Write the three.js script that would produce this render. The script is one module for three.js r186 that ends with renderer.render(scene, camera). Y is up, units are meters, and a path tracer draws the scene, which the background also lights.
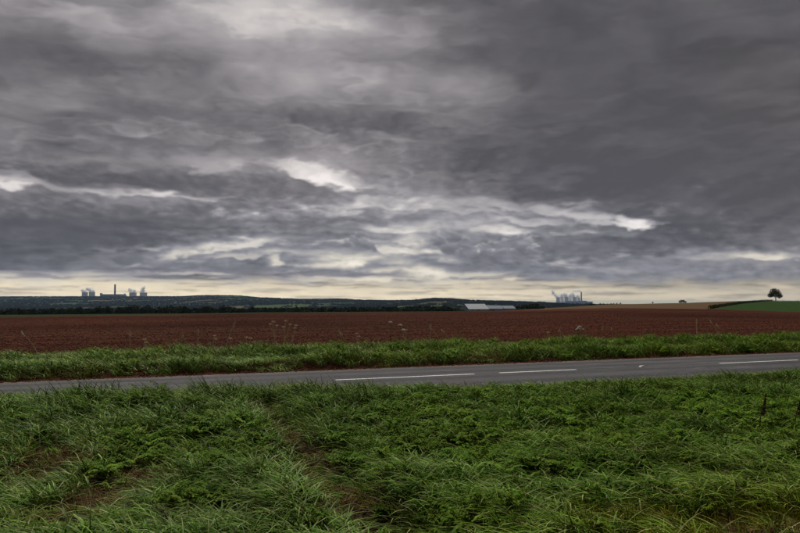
import * as THREE from 'three';
import { mergeGeometries } from 'three/addons/utils/BufferGeometryUtils.js';
import { createNoise2D } from 'simplex-noise';

// ------------------------------------------------------------------ camera
const scene = new THREE.Scene();
const F = 774, EYE = 1.9, HORIZON = 300;             // focal length in px of an 800 px wide picture, eye height over the road
const camera = new THREE.PerspectiveCamera(2 * Math.atan(266.5 / F) * 180 / Math.PI, 800 / 533, 0.1, 60000);
camera.position.set(0, EYE, 0);
camera.rotation.x = Math.atan((HORIZON - 266.5) / F);
const renderer = new THREE.WebGLRenderer({ antialias: true });
renderer.setSize(1024, 682);
renderer.toneMapping = THREE.LinearToneMapping;
const EXPOSURE = 3.6;
renderer.toneMappingExposure = EXPOSURE;
renderer.shadowMap.enabled = true;

// ------------------------------------------------------------------ random numbers and noise
function rng(seed) { let s = seed | 0; return () => { s = (s + 0x6d2b79f5) | 0; let t = Math.imul(s ^ (s >>> 15), 1 | s); t = (t + Math.imul(t ^ (t >>> 7), 61 | t)) ^ t; return ((t ^ (t >>> 14)) >>> 0) / 4294967296; }; }
const n2 = createNoise2D(rng(11)), n2b = createNoise2D(rng(29));
const clamp = (x, a = 0, b = 1) => Math.min(b, Math.max(a, x)), lerp = (a, b, t) => a + (b - a) * t;
const smooth = (a, b, x) => { const t = clamp((x - a) / (b - a)); return t * t * (3 - 2 * t); };
function fbm(n, x, y, o) { let s = 0, a = 0.5, f = 1; for (let i = 0; i < o; i++) { s += a * n(x * f, y * f); a *= 0.5; f *= 2.03; } return s; }
function table(rows, x) {                              // rows of [x, a, b, ...], eased between neighbours
  if (x <= rows[0][0]) return rows[0];
  for (let i = 1; i < rows.length; i++) if (x <= rows[i][0]) { const p = rows[i - 1], q = rows[i], t = (x - p[0]) / (q[0] - p[0]), e = 0.5 * t + 0.5 * t * t * (3 - 2 * t); return p.map((v, k) => lerp(v, q[k], e)); }
  return rows[rows.length - 1];
}

// ------------------------------------------------------------------ sky: broken stratocumulus decks over a pale strip of clear air
const SUN_AZ = -14, SUN_EL = 46;
const skyRowsY = [0, 20, 40, 60, 80, 100, 120, 140, 160, 180, 200, 220, 240, 260, 268, 276, 284, 292, 300];
const skyRows = [
  [128, 118, 122, 130, 152, 176, 165, 128, 110, 100, 96, 96, 98, 96, 94, 92, 94],
  [112, 125, 132, 138, 150, 172, 164, 154, 120, 98, 92, 92, 94, 93, 90, 92, 98],
  [94, 102, 120, 130, 144, 156, 142, 140, 128, 108, 91, 89, 90, 90, 88, 88, 92],
  [94, 94, 98, 98, 112, 142, 138, 128, 122, 112, 93, 90, 87, 87, 86, 85, 90],
  [98, 106, 110, 115, 118, 128, 146, 142, 132, 126, 110, 93, 87, 85, 84, 82, 94],
  [110, 118, 114, 112, 122, 122, 126, 118, 120, 126, 112, 96, 90, 85, 81, 83, 92],
  [122, 108, 98, 104, 112, 108, 102, 97, 96, 108, 106, 95, 88, 83, 79, 81, 88],
  [118, 105, 102, 112, 118, 118, 112, 104, 102, 99, 93, 90, 85, 80, 77, 77, 81],
  [112, 112, 122, 126, 138, 146, 148, 136, 114, 99, 93, 88, 84, 79, 76, 76, 78],
  [140, 118, 100, 98, 100, 106, 118, 134, 124, 110, 98, 88, 83, 79, 77, 77, 78],
  [110, 116, 124, 130, 122, 120, 124, 124, 128, 126, 106, 92, 84, 80, 78, 78, 80],
  [95, 95, 98, 102, 108, 116, 118, 120, 124, 136, 134, 122, 110, 96, 90, 92, 100],
  [88, 90, 98, 112, 120, 120, 122, 130, 136, 130, 122, 116, 106, 95, 92, 102, 112],
  [94, 98, 116, 126, 124, 122, 126, 136, 146, 120, 112, 114, 112, 120, 130, 134, 132],
  [108, 116, 126, 118, 115, 116, 112, 120, 136, 132, 118, 117, 117, 120, 127, 129, 128],
  [188, 186, 178, 158, 140, 130, 135, 156, 160, 156, 138, 130, 125, 123, 126, 128, 128],
  [204, 204, 202, 198, 194, 188, 182, 178, 178, 180, 174, 162, 148, 141, 141, 142, 140],
  [204, 204, 205, 206, 207, 207, 205, 202, 202, 203, 197, 190, 182, 173, 172, 170, 166],
  [202, 202, 205, 205, 208, 210, 208, 205, 205, 206, 199, 191, 184, 178, 176, 174, 170],
];
// breaks and rolls in the deck: [bearing px, height px, half length, half thickness, slope in degrees, tone, strength]
const rolls = [
  [8, 183, 24, 5, 6, 216, 0.9], [60, 188, 60, 3, 8, 160, 0.7], [150, 195, 62, 2.4, 3, 192, 0.8], [165, 193.5, 13, 3, 0, 212, 0.8],
  [330, 178, 40, 8, 16, 222, 0.95], [296, 169, 24, 8, 6, 204, 0.85], [212, 168, 30, 9, 6, 164, 0.8], [238, 164, 13, 6, 0, 178, 0.7], [240, 12, 26, 20, 0, 192, 0.7], [312, 20, 22, 9, 20, 172, 0.6],
  [395, 202, 44, 3, 3, 152, 0.6], [372, 186, 22, 3, 12, 150, 0.6], [470, 202, 62, 4.5, 5, 158, 0.8], [560, 212, 72, 4, 6, 168, 0.75], [505, 231, 24, 4, 2, 214, 0.9], [455, 226, 40, 4, -6, 186, 0.7], [592, 217, 42, 4, 4, 184, 0.7], [640, 224, 26, 5, 1, 232, 0.95], [608, 224, 22, 3, 4, 190, 0.7],
  [412, 240, 16, 7, 0, 204, 0.8], [215, 248, 46, 5, -8, 206, 0.9], [168, 256, 22, 4, -22, 200, 0.85], [250, 243, 16, 3, 0, 206, 0.8], [300, 252, 62, 3, 2, 166, 0.7], [140, 262, 14, 3, -25, 180, 0.7],
  [275, 262, 7, 8, -50, 212, 0.8], [330, 266, 32, 4, 0, 212, 0.85], [356, 264, 13, 4, 0, 228, 0.9], [386, 271, 22, 3, 0, 212, 0.8], [310, 278, 28, 3, 0, 204, 0.7],
  [430, 272, 22, 6, 5, 222, 0.9], [350, 258, 30, 3, 0, 205, 0.7], [400, 250, 26, 4, 4, 214, 0.8], [455, 262, 18, 4, 8, 196, 0.7], [372, 279, 40, 3, 0, 220, 0.8], [300, 270, 26, 3, -4, 205, 0.7], [470, 274, 30, 3, 0, 206, 0.7], [240, 256, 34, 3, -4, 200, 0.7], [200, 272, 40, 3, 0, 206, 0.6], [420, 226, 30, 4, 4, 186, 0.7], [540, 222, 46, 3.5, 5, 190, 0.7], [480, 210, 40, 3, 5, 176, 0.6], [442, 281, 42, 4, 3, 204, 0.7], [405, 262, 16, 4, 0, 190, 0.7], [765, 256, 38, 4, 0, 218, 0.9], [718, 258, 34, 3, 0, 176, 0.7], [612, 271, 32, 3, 4, 160, 0.6], [655, 268, 28, 6, 0, 142, 0.6], [510, 280, 13, 2, 0, 212, 0.7], [776, 287, 19, 2.5, 5, 188, 0.7], [700, 286, 30, 2.5, 3, 160, 0.5],
  [620, 291, 40, 2, 2, 200, 0.5], [560, 285, 40, 2, 2, 196, 0.5], [690, 295, 50, 2, -2, 192, 0.5],
  [688, 222, 26, 9, 3, 80, 0.9], [706, 226, 14, 5, 6, 82, 0.8], [126, 261, 14, 5, 0, 106, 0.85], [185, 264, 62, 4, 3, 116, 0.8], [240, 270, 112, 3, 0, 112, 0.8], [345, 274, 60, 2.5, 0, 120, 0.7], [450, 243, 30, 17, 0, 124, 0.7],
  [80, 232, 112, 18, 3, 89, 0.7], [565, 250, 62, 12, 4, 100, 0.7], [95, 177, 95, 8, 4, 91, 0.8], [260, 190, 90, 7, 3, 104, 0.6], [225, 218, 120, 5, 2, 106, 0.5], [150, 210, 100, 5, 3, 98, 0.5], [480, 268, 60, 5, 1, 108, 0.6], [640, 250, 26, 8, 8, 94, 0.6], [90, 62, 70, 10, 4, 92, 0.6], [160, 108, 70, 8, 6, 98, 0.5], [340, 122, 60, 9, 4, 90, 0.6], [210, 130, 60, 7, 3, 102, 0.5],
];
// heaped cloud tops: circles [px, px, radius]
const heaps = [[[478, 247, 8], [488, 243, 7], [498, 244, 7], [508, 243, 9], [516, 240, 9], [526, 245, 9], [534, 251, 8], [466, 251, 7], [505, 252, 12], [520, 254, 12], [485, 254, 10]], [[352, 238, 4], [358, 234, 4], [357, 241, 8], [366, 245, 8], [375, 248, 6], [346, 246, 6]], [[436, 240, 10], [450, 236, 9], [462, 242, 9], [446, 246, 12]]];
const lin = (c) => (c <= 0.04045 ? c / 12.92 : Math.pow((c + 0.055) / 1.055, 2.4));
function skyTone(az, el, out) {
  // the decks go on round the horizon: the same kind of cloud every 60 degrees, mirrored and warped so that it never repeats
  let m = (((az + 30) % 120) + 120) % 120; if (m > 60) m = 120 - m;
  const turn = Math.round(az / 60), ar = (m - 30) * Math.PI / 180, er = el * Math.PI / 180;
  let px = 400 + F * Math.tan(ar), py = HORIZON - F * Math.tan(er) / Math.cos(ar);
  const wx = az * 13.5, wy = -F * Math.tan(Math.min(er, 1.3)), k = 1 / (Math.tan(er) + 0.05);
  const q1 = Math.sin(az * Math.PI / 180) * k, q2 = Math.cos(az * Math.PI / 180) * k;      // the deck seen in perspective
  const low = smooth(0, 90, HORIZON - py);
  const w1 = fbm(n2, wx * 0.012, wy * 0.035, 3), w2 = fbm(n2b, wx * 0.014 + 9, wy * 0.04, 3);
  if (turn) { px += 60 * n2(az * 0.05, 3.3) * Math.min(1, Math.abs(az) / 30 - 0.9); py += (py < 250 ? 14 : 3) * n2b(az * 0.06, 7.1); }
  px += 14 * w1; py += lerp(2.5, 6, low) * w2;
  const cx = clamp(px / 50, 0, 15.999), ix = Math.floor(cx), fx = cx - ix, yy = clamp(py, 0, 299.99);
  let j = 0; while (skyRowsY[j + 1] <= yy) j++;
  const fy0 = (yy - skyRowsY[j]) / (skyRowsY[j + 1] - skyRowsY[j]), ex = fx * fx * (3 - 2 * fx), ey = fy0 * fy0 * (3 - 2 * fy0);
  const hx = lerp(fx, ex, 0.6), hy = lerp(fy0, ey, 0.6);
  let L = lerp(lerp(skyRows[j][ix], skyRows[j][ix + 1], hx), lerp(skyRows[j + 1][ix], skyRows[j + 1][ix + 1], hx), hy);
  const over = smooth(20, -260, py);                                                       // above the frame
  const deck = fbm(n2b, q1 * 1.1 + 4, q2 * 2.2, 5);
  L = lerp(L, 112 + 46 * deck, over * 0.85);
  // wisps are drawn out along the deck, softer and larger overhead
  const up = smooth(60, 230, HORIZON - py), oct = up > 0.8 ? 4 : 5, sx = lerp(0.026, 0.0085, up), sy = lerp(0.085, 0.022, up);
  const swirl = fbm(n2b, wx * 0.006 + 3, wy * 0.014, 3);
  const fine = fbm(n2, wx * sx + 40 + 0.25 * swirl, wy * sy + w1 * 0.25 + 0.25 * swirl, oct), tiny = fbm(n2b, wx * 0.06 + 0.3 * w2, wy * 0.17, 3);
  const strip = smooth(267, 277, py + 5 * w1 - 12 * smooth(430, 640, px)), puff = fbm(n2, wx * 0.05 + 80, wy * 0.11 + 0.6 * w2, 4);
  const dull = lerp(1, 0.62, smooth(380, 620, px) * smooth(250, 190, py));
  L += lerp(lerp(17, 20, up), 10, strip) * fine * dull + lerp(lerp(7, 1.2, up), 4, strip) * tiny * dull + 6 * deck * (1 - strip) * (1 - over) + 16 * puff * (1 - strip) * smooth(0.05, 0.35, swirl + 0.15) * (1 - up) ;
  // long rolls lying one behind the other: bright crests, dark undersides
  const roll = fbm(n2b, wx * lerp(0.0056, 0.003, up) + 13, wy * lerp(0.062, 0.019, up) + 0.25 * w1, up > 0.8 ? 3 : 4), crest = smooth(0.05, 0.5, roll + 0.1 * puff), under = smooth(-0.02, -0.45, roll);
  const lag = 30 * smooth(420, 520, px), low2 = smooth(130 + lag, 190 + lag, py) * smooth(282, 268, py), amp = lerp(lerp(9, 22, smooth(480, 330, px)), 48 * smooth(90, 200, px + 0.5 * (py - 240)) + 8, low2 * smooth(760, 560, px + 0.6 * (py - 200))) * (1 - over) * (1 - strip);
  // thin bars of far cloud lying across the clear strip
  const bar = smooth(0.02, 0.5, fbm(n2, wx * 0.009 + 70, wy * 0.21 + 0.5 * w1, 4) + 0.16 * smooth(290, 268, py)); L -= strip * bar * 40;
  L += amp * crest * (0.8 + 0.5 * fine) - amp * 0.22 * under;
  if (py > -40) for (const [x, y, hl, ht, sl, tone, st] of rolls) {
    const dx = px - x, dy = py - y; if (Math.abs(dx) > hl * 2.2 + 6 || Math.abs(dy) > ht * 3.4 + hl * 0.8) continue;
    const c = Math.cos(sl * 0.01745), s = Math.sin(sl * 0.01745), u = (dx * c + dy * s) / hl, v = (-dx * s + dy * c) / ht, high = tone > 130;
    const r = Math.sqrt(u * u + v * v) + 0.5 * puff + 0.35 * fine + 0.15 * tiny;
    // lit breaks have a harder lower edge, where the next roll begins, and a soft upper one
    const g = smooth(v > 0 ? 1.2 : 1.8, v > 0 ? 0.5 : 0.1, r) * st;
    if (g > 0) L = lerp(L, tone + 10 * puff, g);
    else if (high) continue;
  }
  // lumps on the undersides, rounded like heaped cloud
  { let bl = 0, a = 0.5, f = 1; for (let i = 0; i < 4; i++) { bl += a * Math.abs(n2((wx * 0.024 + 30) * f, (wy * 0.062 + 0.15 * w2) * f)); a *= 0.55; f *= 2.1; } L += (1 - strip) * (1 - over) * dull * 22 * smooth(120, 260, px) * (1 - smooth(0.15, 0.75, up)) * (bl - 0.33); }
  let cool = 0;
  if (py > 215 && py < 275) for (const heap of heaps) {
    let best = -1, top = 0;
    for (const [x, y, r] of heap) { const dx = px - x + 3 * tiny, dy = py - y + 4 * fine, d = 1 - Math.sqrt(dx * dx + dy * dy * 1.3) / r; if (d > best) { best = d; top = -dy / r; } }
    const g = smooth(-0.02, 0.22, best) * smooth(262, 252, py); if (g > 0) { const tone = 118 + 38 * smooth(0.6, 0.0, best) * smooth(-0.3, 0.8, top) + 30 * fine + 12 * top; L = lerp(L, tone, g * 0.95); cool = Math.max(cool, g); }
  }
  { const k = 1 - smooth(0.3, 0.9, up); L = L < 108 ? 108 - (108 - L) * (1 + 0.06 * k) : 108 + (L - 108) * (1 + 0.1 * k); L += 7 * up * (1 - 0.4 * over) * smooth(560, 380, px) - 4 * smooth(420, 600, px) * up; L += (L - 112) * 0.09 * up; }
  L += 8 * smooth(150, 260, px) * smooth(680, 560, px) * smooth(165, 200, py) * (1 - strip);
  L = L < 96 ? 81 + 15 * Math.exp((L - 96) / 15) : Math.min(L, 240);
  L += smooth(100, 84, L) * (1.5 + 9 * roll + 6 * fine) * (1 - strip); L = Math.max(L, 84 - 6 * smooth(11, 16, el));
  const h = clamp((HORIZON - py) / 130), bright = smooth(130, 205, L);
  // dull mauve grey overhead, slate between 3 and 9 degrees, cream where the clear strip and the breaks show
  const shade = smooth(122, 84, L) * (1 - 0.75 * up); let r = lerp(1.012, 0.99, shade), g = lerp(0.984, 0.985, shade), b = lerp(1.012, 1.05, shade);
  const slate = smooth(1.0, 0.35, h) * (1 - strip); r = lerp(r, 0.98, slate * 0.8); g = lerp(g, 0.985, slate * 0.8); b = lerp(b, 1.04, slate * 0.8);
  const cream = bright * lerp(0.35, 1, smooth(0.75, 0.1, h)); r = lerp(r, 1.03, cream); g = lerp(g, 0.995, cream); b = lerp(b, 0.92, cream);
  const warm = smooth(274, 290, py + 4 * w2); L *= 1 + 0.09 * warm; r = lerp(r, 1.06, warm); g = lerp(g, 0.985, warm); b = lerp(b, 0.835, warm);
  const dusk = smooth(640, 800, px) * smooth(20, 90, py) * (1 - strip) * 0.5; r += 0.02 * dusk; b -= 0.03 * dusk;
  out[0] = lin(L * r / 255); out[1] = lin(L * g / 255); out[2] = lin(L * b / 255);
}
{
  const W = 4096, H = 2560, data = new Float32Array(W * H * 4), c = [0, 0, 0];
  for (let row = 0; row < H; row++) {
    const el = ((row + 0.5) / H - 0.5) * 180, coarse = el > 34 ? 4 : 1;
    for (let col = 0; col < W; col++) {
      const o = (row * W + col) * 4; data[o + 3] = 1;
      if (el <= 0) { data[o] = 0.5 / EXPOSURE; data[o + 1] = 0.43 / EXPOSURE; data[o + 2] = 0.34 / EXPOSURE; continue; }
      if (coarse > 1 && col % coarse) { data[o] = data[o - 4]; data[o + 1] = data[o - 3]; data[o + 2] = data[o - 2]; continue; }
      const az = ((col + 0.5) / W - 0.5) * 360 + 90;                  // column 0.25 W looks to -z
      skyTone(((az + 540) % 360) - 180, Math.max(el, 0.02), c);
      const glow = 1 / EXPOSURE;
      data[o] = c[0] * glow; data[o + 1] = c[1] * glow; data[o + 2] = c[2] * glow;
    }
  }
  const t = new THREE.DataTexture(data, W, H, THREE.RGBAFormat, THREE.FloatType);
  t.mapping = THREE.EquirectangularReflectionMapping; t.magFilter = t.minFilter = THREE.LinearFilter; t.needsUpdate = true;
  scene.background = t; scene.environment = t;
}
// the sun behind thin cloud: large and soft
const sun = new THREE.DirectionalLight(new THREE.Color(1, 0.955, 0.89), 1.5);
{
  const a = SUN_AZ * Math.PI / 180, e = SUN_EL * Math.PI / 180;
  sun.position.set(Math.sin(a) * Math.cos(e) * 300, Math.sin(e) * 300, -Math.cos(a) * Math.cos(e) * 300);
  sun.castShadow = true; sun.shadow.radius = 22; sun.shadow.mapSize.set(2048, 2048);
  Object.assign(sun.shadow.camera, { left: -80, right: 80, top: 80, bottom: -80, near: 1, far: 900 });
  scene.add(sun, sun.target);
}

// ------------------------------------------------------------------ helpers
const taken = new Map();
function numbered(name) { const n = taken.get(name) ?? 0; taken.set(name, n + 1); return n ? name + '_' + String(n).padStart(3, '0') : name; }
function tag(o, label, category, group, kind) { o.userData = { label, category }; if (group) o.userData.group = group; if (kind) o.userData.kind = kind; return o; }
function mesh(name, geo, mat, parent) { const o = new THREE.Mesh(geo, mat); o.name = parent ? name : numbered(name); o.castShadow = o.receiveShadow = true; (parent ?? scene).add(o); return o; }
function struct(name, geo, mat, label, category) { return tag(mesh(name, geo, mat), label, category, null, 'structure'); }
function base(name, x, y, z, turn = 0) { const g = new THREE.Group(); g.name = numbered(name); g.position.set(x, y, z); g.rotation.y = turn; scene.add(g); return g; }
const std = (r, g, b, rough = 0.9, extra = {}) => new THREE.MeshPhysicalMaterial({ color: new THREE.Color().setRGB(r, g, b), roughness: rough, specularIntensity: rough > 0.85 ? 0.04 : 0.5, ...extra });
const matte = (extra, shine = 0.01) => new THREE.MeshPhysicalMaterial({ roughness: 1, specularIntensity: shine, ...extra });
function noiseTexture(w, h, fn, srgb = true) {
  const d = new Uint8Array(w * h * 4);
  for (let y = 0; y < h; y++) for (let x = 0; x < w; x++) { const c = fn(x / w, y / h), o = (y * w + x) * 4; d[o] = clamp(c[0]) * 255; d[o + 1] = clamp(c[1]) * 255; d[o + 2] = clamp(c[2]) * 255; d[o + 3] = 255; }
  const t = new THREE.DataTexture(d, w, h); t.wrapS = t.wrapT = THREE.RepeatWrapping; t.magFilter = THREE.LinearFilter; t.minFilter = THREE.LinearMipmapLinearFilter; t.generateMipmaps = true;
  if (srgb) t.colorSpace = THREE.SRGBColorSpace; t.needsUpdate = true; return t;
}
// noise that closes on itself over the unit square
function loopNoise(n, u, v, f, o) { let s = 0; for (const [du, dv, w] of [[0, 0, (1 - u) * (1 - v)], [-1, 0, u * (1 - v)], [0, -1, (1 - u) * v], [-1, -1, u * v]]) s += w * fbm(n, (u + du) * f + 50, (v + dv) * f + 50, o); return s; }
const enc = (c) => (c <= 0.0031308 ? c * 12.92 : 1.055 * Math.pow(c, 1 / 2.4) - 0.055);

class Build {                                           // collects triangles with a colour each
  constructor() { this.p = []; this.c = []; this.i = []; this.uv = []; }
  v(x, y, z, c) { this.p.push(x, y, z); if (c) this.c.push(c[0], c[1], c[2]); return this.p.length / 3 - 1; }
  tri(a, b, c) { this.i.push(a, b, c); }
  quad(a, b, c, d) { this.i.push(a, b, c, a, c, d); }
  geo(normals = true) {
    const g = new THREE.BufferGeometry(); g.setAttribute('position', new THREE.Float32BufferAttribute(this.p, 3));
    if (this.c.length) g.setAttribute('color', new THREE.Float32BufferAttribute(this.c, 3));
    if (this.uv.length) g.setAttribute('uv', new THREE.Float32BufferAttribute(this.uv, 2));
    g.setIndex(this.i); if (normals) g.computeVertexNormals(); return g;
  }
}

// ------------------------------------------------------------------ the lie of the land
// u runs along the road to the right and away, v straight across it away from the camera; x to the right, d straight ahead
const DX = 0.917, DD = 0.399, ROAD0 = 14.1, ROAD1 = 20.1, EDGE = ROAD1 + 0.45, FIELD = 24.2;
const uv = (x, d) => [x * DX + d * DD, -x * DD + d * DX], xd = (u, v) => [u * DX - v * DD, u * DD + v * DX];
const ground0 = (px, py, h = 0.25) => { const d = F * (EYE - h) / (py - HORIZON); return [(px - 400) / F * d, d]; };      // where a sight line meets the verge
// bearing, far edge of the ploughed field (distance, height), brow (distance, height), far skyline (distance, height), land behind it
const LAND = [
  [-400, 150, -2.2, 152, -2.25, 11000, 45, 0], [0, 190, -2.27, 192, -2.3, 11000, 45, 0], [180, 212, -2.1, 214, -2.15, 11000, 47, 0], [205, 216, -2.0, 218, -2.1, 10000, 56, 0], [235, 219, -1.95, 221, -2, 10000, 53, 0], [262, 223, -1.9, 226, -1.9, 9500, 26, -20], [300, 228, -1.9, 230, -1.9, 8500, 7, -40], [340, 235, -1.9, 237, -1.9, 8500, 10, -60],
  [390, 243, -1.9, 246, -1.9, 7500, -8, -78], [412, 246, -1.9, 248, -1.9, 6500, -2.5, -78], [435, 250, -1.9, 252, -1.9, 6000, 9.6, -78], [450, 253, -1.9, 255, -1.9, 6000, 7.3, -78], [470, 256, -1.8, 262, -1.8, 5500, -5.2, -78], [500, 262, -1.7, 290, -2.1, 5200, -11, -78], [540, 270, -1.5, 350, -2.1, 5000, -17.5, -78], [560, 275, -1.3, 400, -1.9, 4500, -24, -78],
  [620, 286, -1.1, 600, -1.36, 4500, -30, -78], [680, 300, -1.5, 620, -0.5, 4500, -33, -78], [716, 306, -1.7, 640, 0.4, 4500, -33, -78], [740, 285, -1.8, 650, 1.06, 4500, -33, -78], [800, 265, -2.2, 650, 0.8, 4500, -33, -78], [1200, 250, -2.2, 640, 1.2, 4500, -33, -78],
];
const landAt = (x, d) => table(LAND, d > 1 ? 400 + F * clamp(x / d, -1, 1) : x < 0 ? -400 : 1200);
function height(x, d, row) {
  const [, v] = uv(x, d);
  if (v <= FIELD) return 0;
  const [, zb, hb, zs, hs, zt, ht, hx] = row ?? landAt(x, d);
  if (d < zb) { const k = (d * DX - x * DD - FIELD), t = clamp(k / (k + (zb - d) * 0.9)); return hb * t + 0.05 * fbm(n2, x * 0.03, d * 0.03, 2) * (1 - t) * smooth(0, 6, k); }
  if (d < zs) return lerp(hb, hs, smooth(0, 1, (d - zb) / (zs - zb)) * 0.4 + 0.6 * (d - zb) / (zs - zb));
  const far = smooth(zt * 0.35, zt * 0.98, d), floor = -Math.min(60, 40 + (d - zs) * 0.004) + 7 * fbm(n2, x * 0.0011, d * 0.0011, 3) * smooth(400, 1500, d);
  let h = lerp(hs, floor, smooth(0, 1500, d - zs) * 0.55 + 0.45 * clamp((d - zs) / 1500));
  h = lerp(h, ht, far) + (d < zt ? 6 * far * (1 - far) * 4 * fbm(n2b, x * 0.0006, d * 0.0006, 3) : 0);
  if (d > zt) h = lerp(ht, hx, smooth(zt, zt + 500, d));
  return h;
}
const at = (px, d) => [(px - 400) / F * d, d];
const onLand = (px, d) => { const [x] = at(px, d); return [x, height(x, d), -d]; };

// a sheet of land between two distances along each bearing
function sheet(bearings, from, to, rows, spread, colour, uvScale = 1) {
  const b = new Build();
  bearings.forEach((px) => {
    const row = table(LAND, px), s = (px - 400) / F, d0 = from(px, row), d1 = to(px, row);
    for (let k = 0; k <= rows; k++) {
      const t = k / rows, d = spread ? d0 * Math.pow(d1 / d0, t) : lerp(d0, d1, t), x = s * d;
      b.v(x, height(x, d, row), -d, colour ? colour(x, d, px) : null); b.uv.push(x * uvScale, d * uvScale);
    }
  });
  for (let i = 0; i + 1 < bearings.length; i++) for (let k = 0; k < rows; k++) { const a = i * (rows + 1) + k, c = a + rows + 1; b.quad(a, c, c + 1, a + 1); }
  return b.geo();
}
const range = (a, b, step) => { const r = []; for (let x = a; x < b - 1e-6; x += step) r.push(x); r.push(b); return r; };
const wide = [...range(-1100, -100, 50).slice(0, -1), ...range(-100, 900, 4), ...range(900, 1320, 30).slice(1)];
// straight ahead distance at which a bearing crosses the line v
const crossing = (px, v) => v / (DX - DD * (px - 400) / F);

// ------------------------------------------------------------------ surfaces
const soilTex = noiseTexture(512, 512, (u, v) => { const a = loopNoise(n2, u, v, 10, 4), b = loopNoise(n2b, u, v, 60, 3), s = 0.75 + 0.35 * a + 0.45 * b; return [enc(0.064 * s), enc(0.024 * s * (1 + 0.15 * a)), enc(0.0145 * s)]; });
const soilBump = noiseTexture(512, 512, (u, v) => { const s = 0.5 + 0.5 * loopNoise(n2, u, v, 40, 4); return [s, s, s]; }, false);
const soilMat = matte({ map: soilTex, bumpMap: soilBump, bumpScale: 0.12 }); soilTex.repeat.set(0.11, 0.17); soilBump.repeat.set(0.3, 0.4); soilTex.rotation = soilBump.rotation = 0.41;
soilMat.vertexColors = true;
// damp and dry patches, drill lines and the odd wheel track along the field
function tilth(x, d) {
  const along = x * 0.876 + d * 0.482, across = -x * 0.482 + d * 0.876, wet = fbm(n2, x * 0.012, d * 0.012, 4), lines = 0.12 * Math.sin(across * 1.05 + 0.5 * n2(along * 0.01, 2)) + 0.1 * n2b(across * 0.35, along * 0.01), m = ((across + 2 * n2(along * 0.006, 5)) % 24 + 24) % 24, track = Math.exp(-(((m - 4) / 0.5) ** 2)) + Math.exp(-(((m - 6) / 0.5) ** 2)), t = 1 + 0.65 * wet + 1.5 * lines - 0.3 * track, g = 1 + 0.12 * n2b(x * 0.02 + 7, d * 0.02);
  return [t, t * g, t * g];
}
const fieldRow = (px, r) => r[1];
struct('ploughed_field', sheet(wide, (px) => crossing(px, FIELD - 0.5), fieldRow, 200, true, tilth), soilMat, 'bare red brown ploughed field behind the far grass verge', 'field');

const stubbleTex = noiseTexture(256, 256, (u, v) => { const a = loopNoise(n2, u, v, 5, 4), b = loopNoise(n2b, u * 1, v, 40, 2), s = 0.85 + 0.25 * a + 0.2 * b; return [enc(0.085 * s), enc(0.053 * s), enc(0.029 * s)]; });
stubbleTex.repeat.set(0.02, 0.05);
const HEDGE0 = 713, HEDGE1 = 770;                     // bearings of the boundary between stubble and green field, at its near and far end
function patch(left, right, cols, rows) {
  const b = new Build();
  for (let i = 0; i <= cols; i++) for (let k = 0; k <= rows; k++) {
    const t = k / rows, px = lerp(left(t), right(t), i / cols), row = table(LAND, px), d = lerp(row[1], row[3], t), x = (px - 400) / F * d;
    b.v(x, height(x, d, row), -d); b.uv.push(x, d);
  }
  for (let i = 0; i < cols; i++) for (let k = 0; k < rows; k++) { const a = i * (rows + 1) + k, c = a + rows + 1; b.quad(a, c, c + 1, a + 1); }
  return b.geo();
}
struct('stubble_field', patch(() => 470, (t) => lerp(HEDGE0, HEDGE1, t), 90, 24), matte({ map: stubbleTex }), 'pale tan stubble field rising beyond the red ploughed field', 'field');
const cropTex = noiseTexture(256, 256, (u, v) => { const a = loopNoise(n2, u, v, 6, 4), s = 0.9 + 0.3 * a; return [enc(0.022 * s), enc(0.042 * s), enc(0.011 * s)]; }); cropTex.repeat.set(0.02, 0.03);
struct('green_field', patch((t) => lerp(HEDGE0, HEDGE1, t), () => 1320, 60, 24), matte({ map: cropTex }), 'dark green crop field on the hill at the right', 'field');

// valley and far hills: fields of differing crops
const crops = [[0.03, 0.046, 0.014], [0.038, 0.055, 0.018], [0.026, 0.036, 0.014], [0.06, 0.055, 0.03], [0.04, 0.04, 0.022], [0.024, 0.036, 0.014], [0.034, 0.05, 0.016], [0.03, 0.044, 0.018]];
function crop(x, d) {
  const s = 1 / (160 + d * 0.045), a = 0.5, X = (x * Math.cos(a) + d * Math.sin(a)) * s + 0.25 * n2(x * 0.0009, d * 0.0009), D = (-x * Math.sin(a) + d * Math.cos(a)) * s * 0.7 + 0.25 * n2b(x * 0.0009, d * 0.0009);
  if (d < landAt(x, d)[3] + 260) return [0.018, 0.026, 0.01];
  const i = Math.floor(X), k = Math.floor(D), h = rng(i * 7919 + k * 104729 + 5)(); return crops[Math.floor(h * crops.length)];
}
{
  const lowRow = (px, r) => (px > 470 ? r[3] : r[1]);
  struct('valley', sheet(wide, lowRow, (px, r) => r[5], 260, true, crop), matte({ vertexColors: true }), 'broad wooded valley of small fields running to low blue hills', 'valley');
  struct('hills', sheet(wide, (px, r) => r[5], () => 15500, 24, true, () => [0.03, 0.04, 0.02]), matte({ vertexColors: true }), 'low dark hills on the skyline beyond the valley', 'hills');
}

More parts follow.
